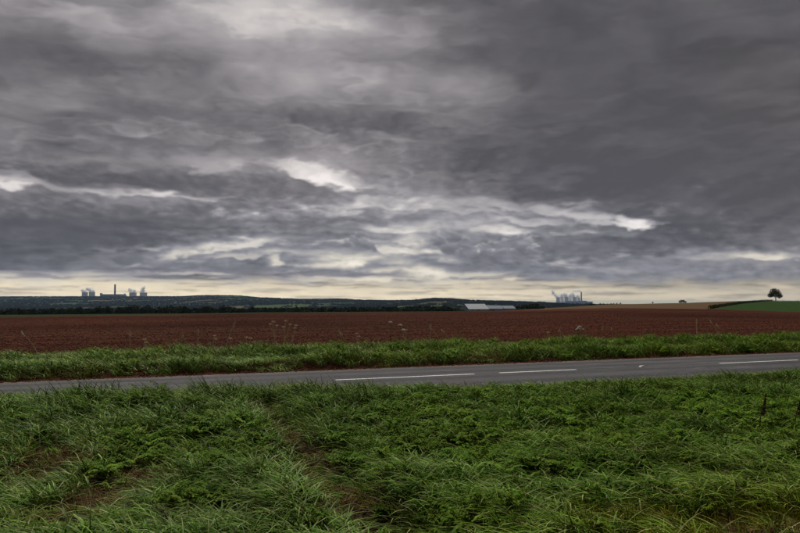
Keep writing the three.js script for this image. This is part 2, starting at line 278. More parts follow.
// ---- the road and its two verges, laid out along u
function strip(v0, v1, vs, us, h, uvs = 1) {
  const b = new Build();
  for (const u of us) for (let k = 0; k <= vs; k++) { const v = lerp(v0, v1, k / vs), [x, d] = xd(u, v); b.v(x, h(u, v, x, d), -d); b.uv.push(u * uvs, v * uvs); }
  for (let i = 0; i + 1 < us.length; i++) for (let k = 0; k < vs; k++) { const a = i * (vs + 1) + k, c = a + vs + 1; b.quad(a, c, c + 1, a + 1); }
  return b.geo();
}
const along = [...range(-2500, -60, 120).slice(0, -1), ...range(-60, 110, 0.5), ...range(110, 2500, 120).slice(1)];
const camber = (v) => 0.05 - 0.05 * Math.pow((v - (ROAD0 + ROAD1) / 2) / 3, 2);
const tarTex = noiseTexture(1024, 512, (u, v) => {
  const fine = loopNoise(n2, u, v, 120, 3), mid = loopNoise(n2b, u, v, 9, 4), long = loopNoise(n2, u, v, 3, 2);
  const wheel = Math.exp(-Math.pow((v - 0.2) / 0.05, 2)) + Math.exp(-Math.pow((v - 0.4) / 0.05, 2)) + Math.exp(-Math.pow((v - 0.62) / 0.05, 2)) + Math.exp(-Math.pow((v - 0.82) / 0.05, 2));
  const crack = Math.abs(loopNoise(n2b, u, v, 7, 3)) < 0.012 ? -0.3 : 0, seam = (Math.abs(v - 0.5 - 0.01 * long) < 0.006 ? -0.35 : 0) + crack + (mid > 0.28 ? 0.18 : 0), s = 1 + 0.5 * fine + 0.4 * mid + 0.3 * long - 0.5 * wheel * (0.6 + 0.9 * mid) + seam;
  const dust = smooth(0.9, 1, v + 0.1 * mid + 0.1 * fine) + smooth(0.08, 0, v + 0.1 * mid), c = 0.06 * s;
  return [enc(lerp(c * 0.99, 0.085 * s, dust)), enc(lerp(c * 0.97, 0.058 * s, dust)), enc(lerp(c, 0.041 * s, dust))];
});
const roadMat = matte({ map: tarTex, roughness: 0.95 }, 0.08); tarTex.repeat.set(1 / 16, 1 / (ROAD1 - ROAD0)); tarTex.offset.set(0, -ROAD0 / (ROAD1 - ROAD0));
struct('road', strip(ROAD0 - 0.3, ROAD1 + 0.1, 16, along, (u, v) => camber(v)), roadMat, 'narrow grey tarmac lane crossing the picture between two verges', 'road');

// painted centre line, worn: each mark a thing
const paintTex = noiseTexture(256, 64, (u, v) => { const s = 0.5 + 0.2 * fbm(n2, u * 60, v * 9, 3) + (fbm(n2b, u * 90, v * 14, 2) > 0.26 ? -0.35 : 0); return [s, s, s * 0.97].map((c) => enc(clamp(c, 0.14, 0.8))); });
const paintMat = new THREE.MeshStandardMaterial({ map: paintTex, roughness: 0.8 });
const MID = 17.08, lineU = (px, py) => { const [x, d] = ground0(px, py, 0.05); return uv(x, d)[0]; };
[[337, 380, 484, 375.5, 'long white painted dash half hidden by grass at the middle of the road'], [507, 374, 584, 370.5, 'shorter white painted dash right of the middle of the road'], [722, 363.5, 806, 360.5, 'white painted dash running off the right edge of the road']].forEach(([a, b, c, d, label]) => {
  const u0 = lineU(a, b), u1 = lineU(c, d), bld = new Build(), r = rng(Math.round(a)), n = 60;
  for (let k = 0; k <= n; k++) for (const s of [0, 1]) { const u = lerp(u0, u1, k / n), v = MID + (s - 0.5) * (0.1 + 0.025 * (r() - 0.5)), [x, dd] = xd(u, v); bld.v(x, camber(v) + 0.005, -dd); bld.uv.push((u - u0) * 0.25, s); }
  for (let k = 0; k < n; k++) bld.quad(2 * k, 2 * k + 2, 2 * k + 3, 2 * k + 1);
  tag(mesh('road_marking', bld.geo(), paintMat), label, 'road marking', 'dashes of the centre line');
});
{
  const [x, d] = xd(lineU(650, 367.5), MID), t = base('road_stud', x, camber(MID), -d, 0.41);
  const s = new THREE.Shape(); s.moveTo(-0.09, 0); s.lineTo(0.09, 0); s.lineTo(0.06, 0.03); s.lineTo(-0.06, 0.03); s.closePath();
  const g = new THREE.ExtrudeGeometry(s, { depth: 0.12, bevelEnabled: true, bevelSize: 0.008, bevelThickness: 0.008, bevelSegments: 2 }); g.translate(0, 0.004, -0.06);
  mesh('casing', g, std(0.5, 0.49, 0.46, 0.9), t);
  for (const sx of [-1, 1]) { const l = new THREE.SphereGeometry(0.014, 10, 6); l.translate(sx * 0.075, 0.018, 0); mesh('reflector', l, std(0.8, 0.8, 0.82, 0.15), t); }
  t.scale.setScalar(0.75); tag(t, 'small pale road stud between two centre line dashes', 'road stud');
}

// near verge: humps, a worn gully and two bare patches
const gully = [[272, 410], [288, 427], [310, 450], [345, 484], [385, 512], [440, 545]].map(([a, b]) => ground0(a, b, 0.1));
function segDist(x, d, pts) { let best = 1e9; for (let i = 0; i + 1 < pts.length; i++) { const [ax, ad] = pts[i], [bx, bd] = pts[i + 1], t = clamp(((x - ax) * (bx - ax) + (d - ad) * (bd - ad)) / ((bx - ax) ** 2 + (bd - ad) ** 2)); best = Math.min(best, Math.hypot(x - lerp(ax, bx, t), d - lerp(ad, bd, t))); } return best; }
const oval = (px, py, rx, ry) => { const [x, d] = ground0(px, py), [, d2] = ground0(px, py - ry); return [x, d, rx * d / F, Math.abs(d2 - d)]; };
const inside = ([cx, cd, rx, rd], x, d) => Math.sqrt(((x - cx) / rx) ** 2 + ((d - cd) / rd) ** 2);
const bareSpots = [oval(108, 482, 58, 30), oval(60, 452, 48, 16), oval(790, 526, 66, 22)];
const weedSpots = [oval(140, 408, 70, 15), oval(200, 440, 70, 20), oval(430, 415, 90, 22), oval(380, 440, 60, 18), oval(540, 405, 90, 14), oval(455, 505, 40, 26), oval(720, 405, 100, 16), oval(590, 425, 60, 12), oval(40, 405, 40, 10), oval(520, 460, 40, 14), oval(190, 490, 36, 12)];
const bare = (x, d) => { const w = 0.35 * n2(x * 2.1, d * 2.1) + 0.2 * n2b(x * 5, d * 5); let b = 0.9 * smooth(0.42, 0.12, segDist(x, d, gully) + 0.2 * w); for (const s of bareSpots) b = Math.max(b, smooth(1.15, 0.55, inside(s, x, d) + w)); return b; };
const weedy = (x, d) => { const w = 0.5 * n2b(x * 1.1 + 7, d * 0.9) + 0.3 * n2(x * 3, d * 3); let b = 0; for (const s of weedSpots) b = Math.max(b, smooth(1.2, 0.7, inside(s, x, d) + w)); return b; };
function vergeHeight(u, v, x, d) {
  const near = smooth(ROAD0, ROAD0 - 2.2, v), left = (0.03 + 0.21 * smooth(12, -2, u)) * smooth(ROAD0 - 0.1, ROAD0 - 1.1, v) * smooth(ROAD0 - 6, ROAD0 - 2, v);
  return left + camber(ROAD0) - 0.03 + near * (0.14 + 0.13 * fbm(n2, x * 0.42, d * 0.42, 3) + 0.05 * n2b(x * 1.3, d * 1.3)) - 0.2 * smooth(0.7, 0.0, segDist(x, d, gully)) * near;
}
const turfTex = noiseTexture(512, 512, (u, v) => { const a = loopNoise(n2, u, v, 14, 4), b = loopNoise(n2b, u, v, 70, 3), s = 0.8 + 0.5 * b, m = smooth(-0.1, 0.35, a); return [enc(lerp(0.05, 0.032, m) * s), enc(lerp(0.03, 0.036, m) * s), enc(lerp(0.018, 0.012, m) * s)]; }); turfTex.repeat.set(0.4, 0.4);
const turfBump = noiseTexture(256, 256, (u, v) => { const s = 0.5 + 0.5 * loopNoise(n2, u, v, 30, 4); return [s, s, s]; }, false); turfBump.repeat.set(0.7, 0.7);
const turfMat = matte({ map: turfTex, bumpMap: turfBump, bumpScale: 0.06 });
const backV = [-2500, -600, -150, -40, -12];
{
  const us = [...range(-2500, -60, 120).slice(0, -1), ...range(-60, -14, 2).slice(0, -1), ...range(-14, 26, 0.12), ...range(26, 110, 2).slice(1), ...range(110, 2500, 120).slice(1)], vs = [...backV, ...range(-8, ROAD0 - 0.02, 0.12)], b = new Build();
  for (const u of us) for (const v of vs) { const [x, d] = xd(u, v); b.v(x, vergeHeight(u, v, x, d), -d); b.uv.push(x, d); }
  const n = vs.length; for (let i = 0; i + 1 < us.length; i++) for (let k = 0; k + 1 < n; k++) b.quad(i * n + k, (i + 1) * n + k, (i + 1) * n + k + 1, i * n + k + 1);
  struct('near_verge', b.geo(), turfMat, 'rough earth bank under the long grass on the near side of the road', 'verge');
}
// far verge: a crumbling lip of red earth, then a bank
function bankHeight(u, v) { const t = v - ROAD1 - 0.1; return -0.05 * smooth(0.1, -0.2, t) + 0.2 * smooth(0.05, 0.8, t + 0.12 * n2(u * 0.9, 1)) + 0.1 * smooth(0.9, 2.6, t) - 0.27 * smooth(3.3, 4.2, t) + 0.05 * fbm(n2b, u * 0.7, v * 0.7, 3) * smooth(0, 0.6, t); }
const dirtTex = noiseTexture(512, 512, (u, v) => { const a = loopNoise(n2, u, v, 12, 4), b = loopNoise(n2b, u, v, 70, 3), s = 0.8 + 0.3 * a + 0.6 * b; return [enc(0.065 * s), enc(0.029 * s), enc(0.017 * s)]; }); dirtTex.repeat.set(0.4, 0.4);
struct('far_verge', strip(ROAD1 - 0.2, FIELD + 0.4, 36, [...range(-2500, -60, 120).slice(0, -1), ...range(-60, 110, 0.2), ...range(110, 2500, 120).slice(1)], (u, v) => bankHeight(u, v)), matte({ map: dirtTex, bumpMap: turfBump, bumpScale: 0.08 }), 'earth bank under the grass strip between road and field', 'verge');

console.log('land built');

// ------------------------------------------------------------------ grass
const leafy = (rough, shine, through) => new THREE.MeshPhysicalMaterial({ vertexColors: true, roughness: rough, specularIntensity: shine, transmission: through, thickness: 0, side: THREE.DoubleSide });
const bladeMat = leafy(0.42, 0.012, 0.2), dullMat = leafy(0.9, 0.01, 0.12), weedMat = leafy(0.55, 0.006, 0.2);
// one blade: a tapering ribbon that bends over down the wind
function blade(b, x, z, len, wid, lean, dir, face, droop, col, seg = 4) {
  let px = x, py = -0.02, pz = z, a = lean; const fx = Math.cos(face), fz = Math.sin(face), dx = Math.cos(dir), dz = Math.sin(dir), step = len / seg; let l = -1, r = -1;
  for (let k = 0; k <= seg; k++) {
    const t = k / seg, w = wid * 0.5 * (1 - t * t * 0.9) * (t < 0.15 ? 0.75 : 1);
    if (k === seg) { const tip = b.v(px, py, pz, col); b.tri(l, r, tip); break; }
    const nl = b.v(px - fx * w, py, pz - fz * w, col), nr = b.v(px + fx * w, py, pz + fz * w, col);
    if (k) b.quad(l, r, nr, nl); l = nl; r = nr;
    px += dx * Math.sin(a) * step; pz += dz * Math.sin(a) * step; py += Math.cos(a) * step; a += droop / seg;
  }
}
const WIND = Math.PI + 0.25;                            // blowing to the left and a little towards the field
function tuft(seed, n, radius, len, wid, colours, { wind = 0.55, droop = 1.2, lean = 0.5, seg = 4 } = {}) {
  const b = new Build(), r = rng(seed);
  for (let i = 0; i < n; i++) {
    const a = r() * 6.283, q = Math.sqrt(r()) * radius, L = len * (0.5 + 0.7 * r()), own = r() * 6.283, w = wind * (0.6 + 0.6 * r());
    const vx = Math.cos(own) * (1 - w) + Math.cos(WIND) * w, vz = Math.sin(own) * (1 - w) + Math.sin(WIND) * w, dir = Math.atan2(vz, vx), c = colours[Math.floor(r() * colours.length)], s = 0.4 + 1.1 * r() * (0.4 + r());
    blade(b, Math.cos(a) * q, Math.sin(a) * q, L, wid * (0.7 + 0.6 * r()), lean * (0.3 + 0.9 * r()), dir, dir + 1.57 + (r() - 0.5) * 1.6, droop * (0.4 + 0.9 * r()), [c[0] * s, c[1] * s, c[2] * s], seg);
  }
  return b.geo();
}
const lush = [[0.066, 0.14, 0.014], [0.046, 0.11, 0.012], [0.095, 0.18, 0.024], [0.08, 0.135, 0.014], [0.2, 0.25, 0.08]];
const olive = [[0.14, 0.15, 0.012], [0.115, 0.135, 0.01], [0.16, 0.155, 0.018], [0.09, 0.125, 0.01]];
const straw = [[0.2, 0.15, 0.075], [0.13, 0.09, 0.042], [0.26, 0.2, 0.11], [0.09, 0.09, 0.026]];
// broad leaved weed: arching stalks with pairs of toothed leaflets lying in flat tiers
function weed(seed, stalks, len, leaf, colours) {
  const b = new Build(), r = rng(seed);
  for (let i = 0; i < stalks; i++) {
    const dir = r() * 6.283, reach = len * (0.45 + 0.7 * r()), rise = len * (0.45 + 0.55 * r()), c0 = colours[Math.floor(r() * colours.length)], s = 0.75 + 0.5 * r(), c = [c0[0] * s, c0[1] * s, c0[2] * s], dx = Math.cos(dir), dz = Math.sin(dir);
    const P = (t) => [dx * reach * t * t * 0.7 + dx * reach * t * 0.3, rise * Math.sin(t * 1.75) / 1, dz * reach * t * t * 0.7 + dz * reach * t * 0.3];
    let q = P(0); for (let k = 1; k <= 4; k++) { const p = P(k / 4), a = b.v(q[0] - dz * 0.003, q[1], q[2] + dx * 0.003, c), e = b.v(q[0] + dz * 0.003, q[1], q[2] - dx * 0.003, c), f = b.v(p[0] + dz * 0.002, p[1], p[2] - dx * 0.002, c), g = b.v(p[0] - dz * 0.002, p[1], p[2] + dx * 0.002, c); b.quad(a, e, f, g); q = p; }
    for (let k = 0; k < 7; k++) {
      const t = 0.36 + 0.64 * k / 6, p = P(t), L = leaf * (1.25 - 0.6 * (k / 6)) * (0.8 + 0.4 * r());
      for (const side of k === 6 ? [0] : [-1, 1]) {
        const a = dir + side * (1.0 + 0.3 * r()), ax = Math.cos(a), az = Math.sin(a), tilt = -0.15 - 0.45 * r() * (k / 6) + 0.3 * (r() - 0.5), w = L * 0.3, roll = 0.5 * (r() - 0.5);
        const o = b.v(p[0], p[1], p[2], c), m1 = b.v(p[0] + ax * L * 0.45 - az * w, p[1] + tilt * L * 0.4 + roll * w, p[2] + az * L * 0.45 + ax * w, c), m0 = b.v(p[0] + ax * L * 0.5, p[1] + tilt * L * 0.5 - 0.12 * w, p[2] + az * L * 0.5, c), m2 = b.v(p[0] + ax * L * 0.45 + az * w, p[1] + tilt * L * 0.4 - roll * w, p[2] + az * L * 0.45 - ax * w, c), e = b.v(p[0] + ax * L, p[1] + tilt * L - 0.1 * L, p[2] + az * L, c);
        b.tri(o, m1, m0); b.tri(o, m0, m2); b.tri(m1, e, m0); b.tri(m0, e, m2);
      }
    }
  }
  return b.geo();
}
const leafGreens = [[0.072, 0.14, 0.013], [0.052, 0.112, 0.011], [0.1, 0.17, 0.02], [0.085, 0.135, 0.014]];
const kinds = {
  long: [1, 2, 3, 4, 5].map((s) => tuft(s, 28, 0.14, 0.5, 0.014, lush, { wind: 0.6, droop: 2.2, lean: 0.5, seg: 5 })),
  mid: [11, 12, 13, 14].map((s) => tuft(s, 34, 0.13, 0.29, 0.0105, [...lush, ...olive.slice(0, 2)], { wind: 0.4, droop: 2.0, lean: 0.6 })),
  short: [21, 22, 23].map((s) => tuft(s, 50, 0.12, 0.18, 0.0075, olive, { wind: 0.4, droop: 1.1, lean: 0.8, seg: 3 })),
  dry: [31, 32, 33].map((s) => tuft(s, 34, 0.13, 0.34, 0.005, straw, { wind: 0.35, droop: 1.4, lean: 1.0 })),
  weed: [[41, 16, 0.2, 0.04], [42, 12, 0.25, 0.05], [43, 18, 0.17, 0.034], [44, 10, 0.22, 0.058], [45, 14, 0.23, 0.045], [46, 13, 0.2, 0.042]].map((a) => weed(...a, leafGreens)),
  small: [51, 52].map((s) => weed(s, 11, 0.14, 0.04, leafGreens)),
};
const beds = new Map();                                 // kind and bed -> placements
function sow(bed, kind, x, y, z, turn, sx, sy, tint) { const k = bed + '/' + kind; if (!beds.has(k)) beds.set(k, []); beds.get(k).push([x, y, z, turn, sx, sy, tint]); }
{ // near verge
  const r = rng(77), step = 0.135;
  for (let v = 1.2; v < ROAD0 + 0.12; v += step) for (let u = -16; u < 27; u += step) {
    const uu = u + (r() - 0.5) * step * 1.3, vv = v + (r() - 0.5) * step * 1.3, [x, d] = xd(uu, vv), q1 = r(), q2 = r(), q3 = r(), q4 = r(), q5 = r();
    if (d < 2.6 || Math.abs(x) > d * 0.56 + 3.6 || vv > ROAD0 + 0.1 + 0.12 * n2(uu * 1.2, 4)) continue;
    const y = vergeHeight(uu, vv, x, d), bar = bare(x, d), wd = weedy(x, d); let tall = 0.66 + 0.35 * smooth(10, -4, uu) + 0.3 * n2(x * 0.45 + 3, d * 0.45) + 0.35 * smooth(ROAD0 - 2.6, ROAD0 - 0.8, vv) * smooth(9, 0, uu); const edge = smooth(ROAD0 - 2.4, ROAD0 - 0.2, vv), turn = (q1 - 0.5) * 1.1, tone = 1 + 0.45 * fbm(n2, x * 0.6 + 20, d * 0.6, 3) + 0.2 * (q2 - 0.5);
    const yellow = clamp(0.35 * n2b(x * 0.35 + 2, d * 0.35) + 0.8 * smooth(0.4, 2.4, x) * smooth(8.5, 5.8, d) + 0.25 * edge, 0, 0.75), tint = [tone * lerp(1, 1.35, yellow), tone * lerp(1, 1.08, yellow), tone * lerp(1, 0.95, yellow)];
    tall *= lerp(0.68, 1, smooth(7, 12, d)) * (1 - 0.5 * Math.max(bare(x, d + 0.4), bare(x, d + 0.8), bare(x, d + 1.2) * 0.8, bar));
    tall *= 1 - 0.3 * edge * smooth(2, 10, uu);
    if (bar > 0.5 + 0.4 * q3) { if (q4 < 0.4) sow('near', 'dry', x, y, -d, q1 * 6.28, 0.9, 0.4 + 0.5 * q5, [0.8, 0.72, 0.62]); else if (q4 < 0.58) sow('near', q5 < 0.5 ? 'short' : 'mid', x, y, -d, turn, 0.8, 0.7, tint); else if (q4 < 0.66) sow('near', 'small', x, y, -d, q1 * 6, 0.8, 0.7, tint); continue; }
    if (bar > 0.12 && q3 < bar * 1.3) { sow('near', q4 < 0.6 ? 'dry' : 'mid', x, y, -d, turn, 0.9, 0.5 + 0.4 * q5, tint); continue; }
    if (wd > 0.35 + 0.3 * q3) { if (q4 < 0.34) sow('near', q5 < 0.7 ? 'weed' : 'small', x, y, -d, q1 * 6.28, (0.6 + 0.8 * q2) * lerp(1, 0.8, edge), (0.8 + 0.5 * q5) * lerp(1, 0.6, edge * smooth(-2, 12, uu)), tint); if (q4 > 0.2) sow('near', q4 > 0.75 ? 'long' : 'mid', x, y, -d, turn, 0.9, 0.75 * tall + 0.2 * q5, tint); if (edge > 0.3 && q2 < 0.6 && uu < 9) sow('near', 'long', x, y, -d, turn, 0.9, 0.8 * tall, tint); continue; }
    const low = smooth(0.9, 2.2, x) * smooth(7.4, 6.2, d), short = Math.max(low, edge * smooth(2, 12, uu));
    if (short > q3 * 0.9 + 0.15) { sow('near', 'short', x, y, -d, turn, 1, 0.9 + 0.5 * q5, tint); if (q4 < 0.35) sow('near', 'mid', x, y, -d, turn, 0.9, 0.6 + 0.3 * q5, tint); continue; }
    sow('near', q4 < 0.62 ? 'long' : 'mid', x, y, -d, turn, 1, tall * (0.85 + 0.4 * q5), tint);
    if (q5 < 0.06) sow('near', 'dry', x, y, -d, turn, 0.7, 1.0, [0.8, 0.75, 0.65]);
    if (q5 > 0.93) sow('near', 'small', x, y, -d, q1 * 6.28, 1, 1.1, tint);
  }
}
{ // far verge
  const r = rng(78), step = 0.19;
  for (let v = ROAD1 + 0.25; v < FIELD + 0.1; v += step) for (let u = -16; u < 62; u += step) {
    const uu = u + (r() - 0.5) * step, vv = v + (r() - 0.5) * step, [x, d] = xd(uu, vv), q1 = r(), q2 = r(), q3 = r(), q4 = r(), q5 = r();
    if (Math.abs(x) > d * 0.56 + 3) continue;
    const t = vv - ROAD1 - 0.1, rag = 0.16 + 0.16 * n2(uu * 0.7, 8) + 0.12 * n2b(uu * 2.3, 2), y = bankHeight(uu, vv), tone = 1.3 + 0.45 * fbm(n2b, uu * 0.4 + 20, vv * 0.8, 3) + 0.2 * (q2 - 0.5), yel = clamp(0.3 + 0.5 * n2(uu * 0.25, vv * 0.6), 0, 0.8), tint = [tone * lerp(1, 1.3, yel), tone * lerp(1, 1.1, yel), tone], turn = (q1 - 0.5) * 1.2;  // base tone raised: light on top of the bank is put into the tint
    if (t < rag) { if (q3 < 0.22) sow('far', 'dry', x, y, -d, q1 * 6.28, 0.7, 0.5 + 0.4 * q5, [0.8, 0.7, 0.6]); else if (q3 < 0.3) sow('far', 'short', x, y, -d, turn, 0.8, 0.7, tint); continue; }
    const tall = 0.72 + 0.5 * n2(uu * 0.35, vv * 0.5 + 9) + 0.15 * smooth(2, 3.6, t);
    const patch = n2b(uu * 0.45 + 3, vv * 0.9);
    if (patch > 0.5 && q3 < 0.35) sow('far', 'weed', x, y, -d, q1 * 6.28, 1.1, 1.1 + 0.5 * q5, tint);
    else if (patch < -0.5 && q3 < 0.5) sow('far', 'dry', x, y, -d, turn, 1, 0.9 + 0.4 * q5, [0.8, 0.75, 0.6]);
    else sow('far', q4 < 0.5 ? 'long' : 'mid', x, y, -d, turn, 1.15, (q4 < 0.5 ? 1 : 1.35) * tall * (0.8 + 0.45 * q5), tint);
    if (q5 < 0.03) sow('far', 'dry', x, y, -d, turn, 0.8, 1.5, [0.9, 0.85, 0.7]);
  }
}
const bedText = { 'near/long': 'long wind blown green grass on the near verge', 'near/mid': 'medium length green grass on the near verge', 'near/short': 'short olive grass on the near verge', 'near/dry': 'dead straw coloured grass in bare patches of the near verge', 'near/weed': 'broad leaved weeds growing through the near verge', 'near/small': 'small low weeds between grass of the near verge',
  'far/long': 'long green grass on the bank across the road', 'far/mid': 'shorter green grass on the bank across the road', 'far/short': 'sparse short grass at the far kerb of the road', 'far/dry': 'dry brown grass on the bank across the road', 'far/weed': 'leafy weeds on the bank across the road' };
const bedName = { long: 'long_grass', mid: 'grass', short: 'short_grass', dry: 'dry_grass', weed: 'weeds', small: 'low_weeds' };
const M4 = new THREE.Matrix4(), Q = new THREE.Quaternion(), UPV = new THREE.Vector3(0, 1, 0), C = new THREE.Color();
let tufts = 0;
for (const [key, list] of beds) {
  const kind = key.split('/')[1], shapes = kinds[kind], g = base(bedName[kind], 0, 0, 0); tag(g, bedText[key], kind === 'weed' || kind === 'small' ? 'weeds' : 'grass', null, 'stuff');
  shapes.forEach((shape, s) => {
    const mine = list.filter((_, i) => i % shapes.length === s), im = new THREE.InstancedMesh(shape, kind === 'weed' || kind === 'small' ? weedMat : kind === 'dry' ? dullMat : bladeMat, mine.length); im.name = 'tuft'; im.userData.kind = 'stuff'; im.castShadow = im.receiveShadow = true;
    mine.forEach(([x, y, z, turn, sx, sy, t], i) => { M4.compose(new THREE.Vector3(x, y, z), Q.setFromAxisAngle(UPV, turn), new THREE.Vector3(sx, sy, sx)); im.setMatrixAt(i, M4); im.setColorAt(i, C.setRGB(t[0], t[1], t[2])); });
    tufts += mine.length; g.add(im);
  });
}
console.log('tufts', tufts);

// clods on the ploughed field, litter on the bare patches
function clod(seed) { const g = new THREE.IcosahedronGeometry(1, 1), p = g.attributes.position, r = rng(seed), off = r() * 50; for (let i = 0; i < p.count; i++) { const x = p.getX(i), y = p.getY(i), z = p.getZ(i), k = 1 + 0.35 * n2(x * 1.3 + off, y * 1.3 + z * 0.9); p.setXYZ(i, x * k, y * k * 0.65, z * k); } g.computeVertexNormals(); return g; }
function scatter(name, label, category, shapes, mat, spots, parts) {
  const g = base(name, 0, 0, 0); tag(g, label, category, null, 'stuff');
  shapes.forEach((shape, s) => { const mine = spots.filter((_, i) => i % shapes.length === s), im = new THREE.InstancedMesh(shape, mat, mine.length); im.name = parts; im.userData.kind = 'stuff'; im.castShadow = im.receiveShadow = true; mine.forEach(([x, y, z, sx, sy, turn, t], i) => { M4.compose(new THREE.Vector3(x, y, z), Q.setFromAxisAngle(UPV, turn), new THREE.Vector3(sx, sy, sx)); im.setMatrixAt(i, M4); im.setColorAt(i, C.setRGB(t[0], t[1], t[2])); }); g.add(im); });
  return g;
}
{
  const r = rng(5), spots = [];
  for (let i = 0; i < 120000; i++) {
    const px = -60 + r() * 920, d0 = crossing(px, FIELD + 0.2), d = d0 * Math.pow(190 / d0, Math.pow(r(), 1.5)), x = (px - 400) / F * d, row = (d * DX - x * DD), furrow = 0.5 + 0.5 * n2(row * 1.3, x * 0.04), big = r();
    if (r() > 0.35 + 0.65 * furrow || d > landAt(x, d)[1] - 1) continue;
    const s = (0.014 + 0.036 * big * big * big) * (0.8 + d / 220), t = 0.85 + 0.3 * r();
    spots.push([x, height(x, d) + s * 0.2, -d, s, s * (0.8 + 0.4 * r()), r() * 6.28, [t, t * (0.95 + 0.12 * r()), t]]);
  }
  scatter('soil_clods', 'loose red clods strewn over the ploughed field', 'soil', [clod(1), clod(2), clod(3)], std(0.062, 0.0235, 0.0145, 1), spots, 'clod');
  const lit = [];
  for (let i = 0; i < 30000; i++) { const d = 3 + r() * 12, x = (r() * 2 - 1) * (d * 0.55 + 1), [u, v] = uv(x, d); if (v > ROAD0 - 0.3 || bare(x, d) < 0.3 + 0.4 * r()) continue; const s = 0.008 + 0.03 * r() * r(), t = 0.7 + 0.6 * r(); lit.push([x, vergeHeight(u, v, x, d) + s * 0.3, -d, s, s, r() * 6.28, [t, t * (0.8 + 0.4 * r()), t * 0.9]]); }
  for (let i = 0; i < 9000; i++) { const u = -15 + r() * 72, v = ROAD1 - 0.15 + r() * 0.8, [x, d] = xd(u, v); const s = 0.01 + 0.035 * r() * r(), t = 0.8 + 0.7 * r(); lit.push([x, Math.max(bankHeight(u, v), v < ROAD1 + 0.1 ? camber(v) : -1) + s * 0.3, -d, s, s * 0.8, r() * 6.28, [t, t, t]]); }
  scatter('earth_crumbs', 'crumbs of red brown earth on bare ground and along the kerb', 'soil', [clod(7), clod(8)], std(0.085, 0.036, 0.021, 1), lit, 'crumb');
}

// ------------------------------------------------------------------ single plants standing above the grass
const stemMat = std(0.4, 0.3, 0.2, 0.9), headMat = std(0.4, 0.32, 0.23, 0.9), whiteMat = std(0.42, 0.4, 0.34, 0.9), greenStem = std(0.11, 0.13, 0.05, 0.8), darkMat = std(0.05, 0.028, 0.016, 0.95);
const tube = (pts, r0, r1) => { const g = new THREE.TubeGeometry(new THREE.CatmullRomCurve3(pts.map((p) => new THREE.Vector3(...p))), 10, 1, 5), p = g.attributes.position, c = new THREE.CatmullRomCurve3(pts.map((q) => new THREE.Vector3(...q))); for (let i = 0; i < p.count; i++) { const t = Math.floor(i / 6) / 10, o = c.getPointAt(clamp(t)), k = lerp(r0, r1, t); p.setXYZ(i, o.x + (p.getX(i) - o.x) * k, o.y + (p.getY(i) - o.y) * k, o.z + (p.getZ(i) - o.z) * k); } g.computeVertexNormals(); return g; };
function umbel(x, y, z, rad, seed, flower) { // rays spreading to a flat head of small florets
  const r = rng(seed), rays = [], tops = []; for (let i = 0; i < 14; i++) { const a = i * 2.4, q = Math.sqrt((i + 0.5) / 14) * rad, p = [x + Math.cos(a) * q, y + rad * 0.9 - 0.55 * rad * (q / rad) ** 2 + 0.2 * rad * r(), z + Math.sin(a) * q]; rays.push(tube([[x, y, z], [(x + p[0]) / 2, y + rad * 0.35, (z + p[2]) / 2], p], 0.0022, 0.0016)); const n = flower ? 7 : 4; for (let k = 0; k < n; k++) { const s = new THREE.IcosahedronGeometry(flower ? 0.009 + 0.006 * r() : 0.007, 0); s.scale(1, 0.55, 1); s.translate(p[0] + (r() - 0.5) * rad * 0.5, p[1] + (r() - 0.5) * 0.012, p[2] + (r() - 0.5) * rad * 0.5); s.deleteAttribute('uv'); tops.push(s); } }
  return [mergeGeometries(rays), mergeGeometries(tops)];
}
function tallPlant(px, topY, kind, lean, label, n = 1) {
  const d0 = crossing(px, FIELD - 0.75 - 0.6 * rng(px * 7 + 1)()), [x, d] = at(px, d0), [u, v] = uv(x, d), y0 = bankHeight(u, v) - 0.02, top = EYE - (topY - HORIZON) / F * d - y0, o = base(kind === 'flower' ? 'white_umbel_flower' : kind === 'umbel' ? 'dead_umbel_stalk' : 'dry_grass_stalk', x, y0, -d), r = rng(px * 31 + 7);
  for (let i = 0; i < n; i++) {
    const h = top * (i ? 0.75 + 0.2 * r() : 1), lx = lean * h + (i ? (r() - 0.5) * 0.35 : 0), lz = (r() - 0.5) * 0.15, sx = i ? (r() - 0.5) * 0.12 : 0;
    mesh('stem', tube([[sx, 0, 0], [sx + lx * 0.25, h * 0.4, lz * 0.3], [sx + lx, h * (kind === 'stalk' ? 0.86 : 0.92), lz]], kind === 'stalk' ? 0.011 : 0.011, 0.007), kind === 'flower' ? greenStem : stemMat, o);
    if (kind === 'stalk') { const bits = []; for (let k = 0; k < 16; k++) { const g = new THREE.ConeGeometry(0.011, 0.06, 4); g.rotateZ((r() - 0.5) * 1.3 - lean); g.rotateY(r() * 6); g.translate(sx + lx + lean * 0.2 * k / 16 + (r() - 0.5) * 0.03, h * (0.84 + 0.16 * k / 16), lz + (r() - 0.5) * 0.03); bits.push(g); } mesh('seed_head', mergeGeometries(bits), headMat, o); }
    else { const [rays, tops] = umbel(sx + lx, h * 0.915, lz, kind === 'flower' ? 0.062 : 0.055, px + i * 13, kind === 'flower'), head = mesh('flower_head', tops, kind === 'flower' ? whiteMat : headMat, o); mesh('rays', rays, kind === 'flower' ? greenStem : stemMat, head); }
  }
  tag(o, label, kind === 'flower' ? 'flower' : 'dead plant', kind === 'stalk' ? 'dry grass stalks on the far verge' : kind === 'umbel' ? 'dead umbel stalks on the far verge' : 'white flowers on the far verge'); return o;
}
